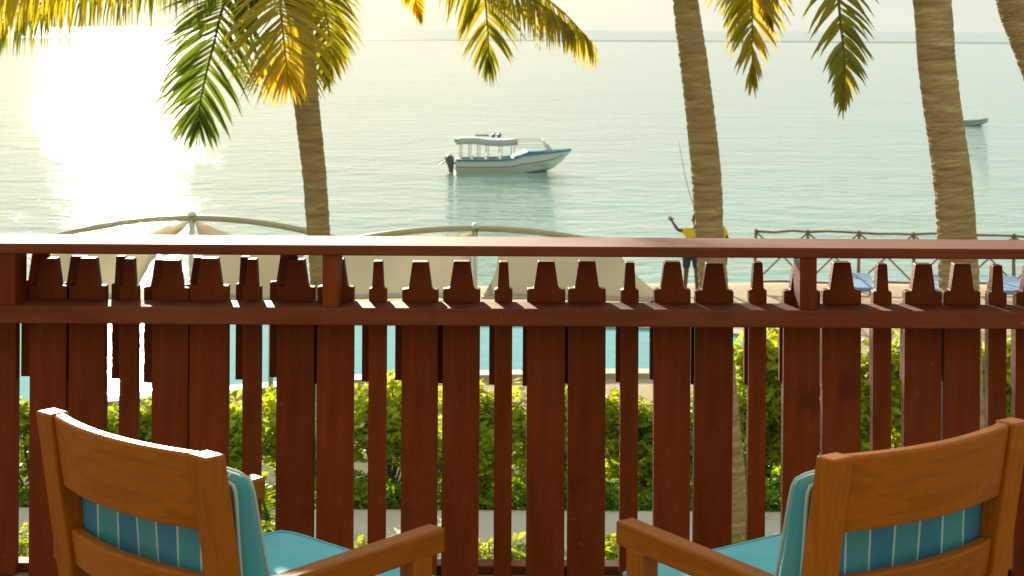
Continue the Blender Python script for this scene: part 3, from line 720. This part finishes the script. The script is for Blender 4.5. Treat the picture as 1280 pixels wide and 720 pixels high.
def person(label, base, rz, lhand, rhand, lean, shorts_mat, shirt_mat):
    t = thing('person', label, 'person', base, rz)
    V_ = Vector; lx = lean
    J = [(V_((0, 0, .95)), (.15, .11)), (V_((lx * .3, 0, 1.12)), (.135, .095)), (V_((lx * .7, 0, 1.33)), (.165, .105)), (V_((lx, 0, 1.47)), (.06, .06)), (V_((lx * 1.05, 0, 1.53)), (.055, .055)),
         (V_((lx * 1.1, -.01, 1.63)), (.078, .095)), (V_((lx * 1.1, -.005, 1.72)), (.062, .078))]
    E = [(0, 1), (1, 2), (2, 3), (3, 4), (4, 5), (5, 6)]
    for s, foot in ((-1, V_((-.13, 0.02, 0))), (1, V_((.13, -.02, 0)))):
        k = len(J); J += [(V_((s * .10, 0, .86)), .088), (V_((s * .115, -.02, .50)), .058), (V_((s * .125, 0.02, .28)), .052), (foot + V_((0, 0.02, .085)), .036), (foot + V_((0, -.06, .035)), (.038, .030)), (foot + V_((0, -.15, .028)), (.034, .022))]
        E += [(0, k), (k, k + 1), (k + 1, k + 2), (k + 2, k + 3), (k + 3, k + 4), (k + 4, k + 5)]
    arms = []
    for s, (elbow, wrist) in ((-1, lhand), (1, rhand)):
        k = len(J); sh = V_((lx * .9 + s * .19, 0, 1.40))
        J += [(sh, .056), (V_(elbow), .042), (V_(wrist), .028)]; E += [(2, k), (k, k + 1), (k + 1, k + 2)]
        hand(J, E, V_(wrist), V_(wrist) - V_(elbow)); arms.append((sh, V_(elbow)))
    skin_mesh('body', [(tuple(j[0]), j[1]) for j in J], E, M['skin'], t)
    S = [(tuple(V_((lx * .25, 0, .93))), (.178, .135)), (tuple(J[1][0]), (.165, .125)), (tuple(J[2][0]), (.188, .128)), (tuple(V_((lx * .95, 0, 1.45))), (.09, .085))]
    SE = [(0, 1), (1, 2), (2, 3)]
    for sh, el in arms: k = len(S); S += [(tuple(sh), .078), (tuple(sh.lerp(el, .62)), .066)]; SE += [(2, k), (k, k + 1)]
    skin_mesh('shirt', S, SE, shirt_mat, t, root=1)
    skin_mesh('shorts', [((0, 0, .95), (.172, .13)), ((-.10, 0, .84), .112), ((-.115, -.01, .55), .085), ((.10, 0, .84), .112), ((.115, -.01, .55), .085)], [(0, 1), (1, 2), (0, 3), (3, 4)], shorts_mat, t)
    mb = MB(); hc = V_((lx * 1.1, .01, 1.70))
    mb.grid(lambda u, v: hc + V_((.088 * math.cos(u * 6.2832) * math.sin(v * 1.75), .108 * math.sin(u * 6.2832) * math.sin(v * 1.75), .095 * math.cos(v * 1.75))), 14, 7)
    mb.build('hair', M['hair'], t, smooth=True)
    mb = MB()
    for s in (-1, 1):
        for (c, r_) in ((V_((lx * 1.1 + s * .03, -.098, 1.655)), .011), (V_((lx * 1.1 + s * .086, 0, 1.64)), .022)):
            mb.grid(lambda u, v: c + V_((math.cos(u * 6.2832) * math.sin(v * 3.1416), math.sin(u * 6.2832) * math.sin(v * 3.1416) * .7, math.cos(v * 3.1416) * 1.2)) * r_, 8, 5)
    c = V_((lx * 1.1, -.108, 1.625)); mb.grid(lambda u, v: c + V_((math.cos(u * 6.2832) * math.sin(v * 3.1416), math.sin(u * 6.2832) * math.sin(v * 3.1416), math.cos(v * 3.1416) * 1.6)) * .016, 8, 5)
    mb.build('face_features', M['skin'], t, smooth=True)
    return t
D1 = 38.2
p1 = on(864, 363, GROUND); p1.y = D1; p1.x = ray(864, 363).x * D1
person('person in yellow shirt and dark shorts with one arm raised behind the rough barked palm', (p1.x, p1.y, GROUND), R(180 - 180), ((-0.30, 0.0, 1.42), (-0.42, -0.05, 1.60)), ((0.30, -.10, 1.22), (0.30, -.28, 1.20)), 0.09, M['navy'], M['yellow'])
p2x = ray(899, 363).x * 38.6
person('second person in yellow shirt standing half hidden on the far side of the palm trunk', (p2x, 38.6, GROUND), R(35), ((-0.26, 0.02, 1.15), (-0.27, -.05, .90)), ((0.26, 0.02, 1.15), (0.27, -.05, .90)), -0.10, M['navy'], M['yellow'])
def rod():
    h = Vector((p1.x + 0.30, D1 - 0.36, GROUND + 1.21)); tip = at(848, 176, D1 - 0.4); bend = at(861, 238, D1 - 0.4)
    t = thing('fishing_rod', 'long thin fishing rod held upright by the person with raised arm', 'fishing rod', h)
    butt = (h - (bend - h) * 0.22) - h
    MB().tube(spline([butt, Vector((0, 0, 0)), bend - h, tip - h], 24), [0.014 - 0.009 * k / 23 for k in range(24)], 6).build('blank', M['rod'], t, smooth=True)
    MB().tube([butt * 0.95, (bend - h) * 0.10], 0.019, 8).build('grip', M['hair'], t, smooth=True)
rod()

# ------------------------------------------------------------------ boats
def tour_boat():
    b = on(569, 214, SEA); t = thing('tour_boat', 'white and blue open tour boat with grey canopy moored on the sea', 'boat', b, R(5))
    L = [0.0, 0.6, 1.6, 2.6, 3.2, 3.7, 4.3, 5.0, 5.6, 6.1, 6.55]; top = [0.70, 0.70, 0.70, .73, .78, .98, 1.05, 1.10, 1.14, 1.18, 1.24]
    beam = [.88, .93, .98, 1.0, 1.0, .99, .93, .76, .52, .28, .04]; keel = [-.25, -.3, -.3, -.3, -.3, -.28, -.22, -.08, .18, .62, 1.10]
    def sec(i):
        w, zt, zk = beam[i], top[i], keel[i]
        return [(-w, zt), (-w * .97, zk + (zt - zk) * .55), (-w * .80, zk + (zt - zk) * .22), (0, zk), (w * .80, zk + (zt - zk) * .22), (w * .97, zk + (zt - zk) * .55), (w, zt)]
    mb = MB(); rings = [[mb.bm.verts.new((L[i], y, z)) for y, z in sec(i)] for i in range(len(L))]
    for i in range(len(L) - 1):
        for k in range(6): mb.bm.faces.new((rings[i][k], rings[i][k + 1], rings[i + 1][k + 1], rings[i + 1][k]))
    mb.bm.faces.new(rings[0])
    o = mb.build('hull', M['hull'], t, smooth=False); s = o.modifiers.new('thickness', 'SOLIDIFY'); s.thickness = 0.05
    for sg in (-1, 1):
        MB().tube([(L[i], sg * (beam[i] + .01), top[i] - .02) for i in range(len(L))], .065, 6).build('gunwale', M['boat_blue'] if True else None, t)
        MB().tube([(L[i], sg * (beam[i] * .985 + .012), keel[i] + (top[i] - keel[i]) * .60) for i in range(len(L) - 1)], .028, 6).build('rub_strake', M['boat_brown'], t)
    MB().poly_prism([(0.15, .30), (5.2, .42), (5.2, .46), (0.15, .34)], -.85, .85, 1).build('deck', M['canvas'], t)
    MB().poly_prism([(0.05, .60), (.30, .60), (.30, .74), (0.05, .74)], -.9, .9, 1).build('stern_panel', M['boat_blue'], t)
    MB().poly_prism([(3.2, .76), (3.9, 1.02), (4.9, 1.13), (4.9, 1.20), (4.0, 1.17), (3.75, 1.06), (3.3, .92)], -.86, .86, 1).build('foredeck_cover', M['boat_blue'], t)
    mb = MB(); mb.grid(lambda u, v: Vector((0.0 + 3.45 * u, -0.98 + 1.96 * v, 1.58 + .30 * (1 - (2 * v - 1) ** 6) - .05 * u + 0.05 * math.sin(7 * u))), 14, 10)
    o = mb.build('canopy', M['canvas'], t, smooth=True); s = o.modifiers.new('thickness', 'SOLIDIFY'); s.thickness = .04
    for x in (.32, .82, 1.32, 1.8, 2.55, 3.25):
        for sg in (-1, 1): MB().tube([(x, sg * .93, .5), (x, sg * .93, 1.62)], .032, 6).build('canopy_post', M['hull'], t)
    for sg in (-1, 1):
        MB().tube([(3.2, sg * .9, 1.72), (4.2, sg * .85, 1.76), (4.95, sg * .78, 1.75)], .024, 6).build('roof_rail', M['hull'], t)
        MB().tube([(3.2, sg * .9, 1.42), (5.05, sg * .78, 1.42)], .02, 6).build('side_rail', M['hull'], t)
        MB().tube([(4.92, sg * .78, 1.78), (5.30, sg * .60, 1.12)], .035, 6).build('screen_post', M['hull'], t)
        MB().tube([(5.15, sg * .66, 1.55), (5.50, sg * .52, 1.12)], .035, 6).build('screen_post', M['hull'], t)
    MB().tube([(4.95, -.78, 1.75), (4.95, .78, 1.75)], .024, 6).build('cross_bar', M['hull'], t)
    for x in (.9, 1.7, 2.5): MB().poly_prism([(x, .40), (x + .42, .40), (x + .42, .62), (x + .10, .62), (x + .08, .95), (x, .95)], -.75, .75, 1).build('bench', M['canvas'], t)
    for sg in (-.4, .4):
        e = MB().poly_prism([(-.10, .25), (-.10, .80), (-.22, .95), (-.50, .90), (-.62, .68), (-.48, .45), (-.36, .1), (-.40, -.45), (-.28, -.5), (-.16, -.1)], sg - .13, sg + .13, 1).build('outboard_engine', M['engine'], t, bevel=.05)
        MB().tube([(-.4, sg, .72), (-.95, sg * 1.3, .40)], .04, 6).build('tiller', M['boat_brown'], t)
    MB().tube([(-.12, -.5, .5), (.1, -.5, .5)], .05, 6).build('engine_bracket', M['engine'], t)
    r = random.Random(2)
    tag_things = []
    bag = thing('canvas_bundle', 'blue rolled bundle lying on the roof of the tour boat', 'bundle', b + Vector((2.35, 0.1, 1.93)), R(5))
    MB().tube([(-.28, -.35, .06), (-.2, 0, .10), (-.25, .3, .06)], [.07, .13, .08], 8).build('roll', M['boat_blue'], bag, smooth=True)
    MB().tube([(.05, -.35, .06), (.12, 0, .10), (.1, .3, .06)], [.08, .14, .08], 8).build('roll', M['boat_blue'], bag, smooth=True)
    coil = thing('rope_coil', 'coil of grey rope on the roof of the tour boat', 'rope', b + Vector((1.5, 0.0, 1.95)), 0)
    MB().tube([(.36 * math.cos(k * .5) * (1 + .1 * math.sin(k * 1.7)), .22 * math.sin(k * .5), .03 + .004 * k % .1) for k in range(46)], .022, 5).build('rope', M['boat_brown'], coil)
tour_boat()
def rowing_boat():
    b = on(1236, 157, SEA); t = thing('rowing_boat', 'small grey rowing boat far out beside the thick ringed palm', 'boat', b + Vector((-3.9, 0, 0)), R(3))
    L = [0, .5, 1.4, 2.4, 3.2, 3.9]; top = [.42, .40, .38, .40, .46, .62]; beam = [.42, .55, .62, .58, .38, .03]; keel = [-.1, -.15, -.15, -.12, -.05, .30]
    mb = MB(); rings = []
    for i in range(6):
        w, zt, zk = beam[i], top[i], keel[i]; rings.append([mb.bm.verts.new((L[i], y, z)) for y, z in ((-w, zt), (-w * .85, zk + .15), (0, zk), (w * .85, zk + .15), (w, zt))])
    for i in range(5):
        for k in range(4): mb.bm.faces.new((rings[i][k], rings[i][k + 1], rings[i + 1][k + 1], rings[i + 1][k]))
    mb.bm.faces.new(rings[0]); o = mb.build('hull', M['canvas'], t); s = o.modifiers.new('thickness', 'SOLIDIFY'); s.thickness = .03
    for sg in (-1, 1): MB().tube([(L[i], sg * beam[i], top[i]) for i in range(6)], .03, 6).build('gunwale', M['boat_brown'], t)
    for x in (.9, 2.1): MB().box(x, x + .25, -.55, .55, .26, .30).build('thwart', M['lounger'], t)
rowing_boat()
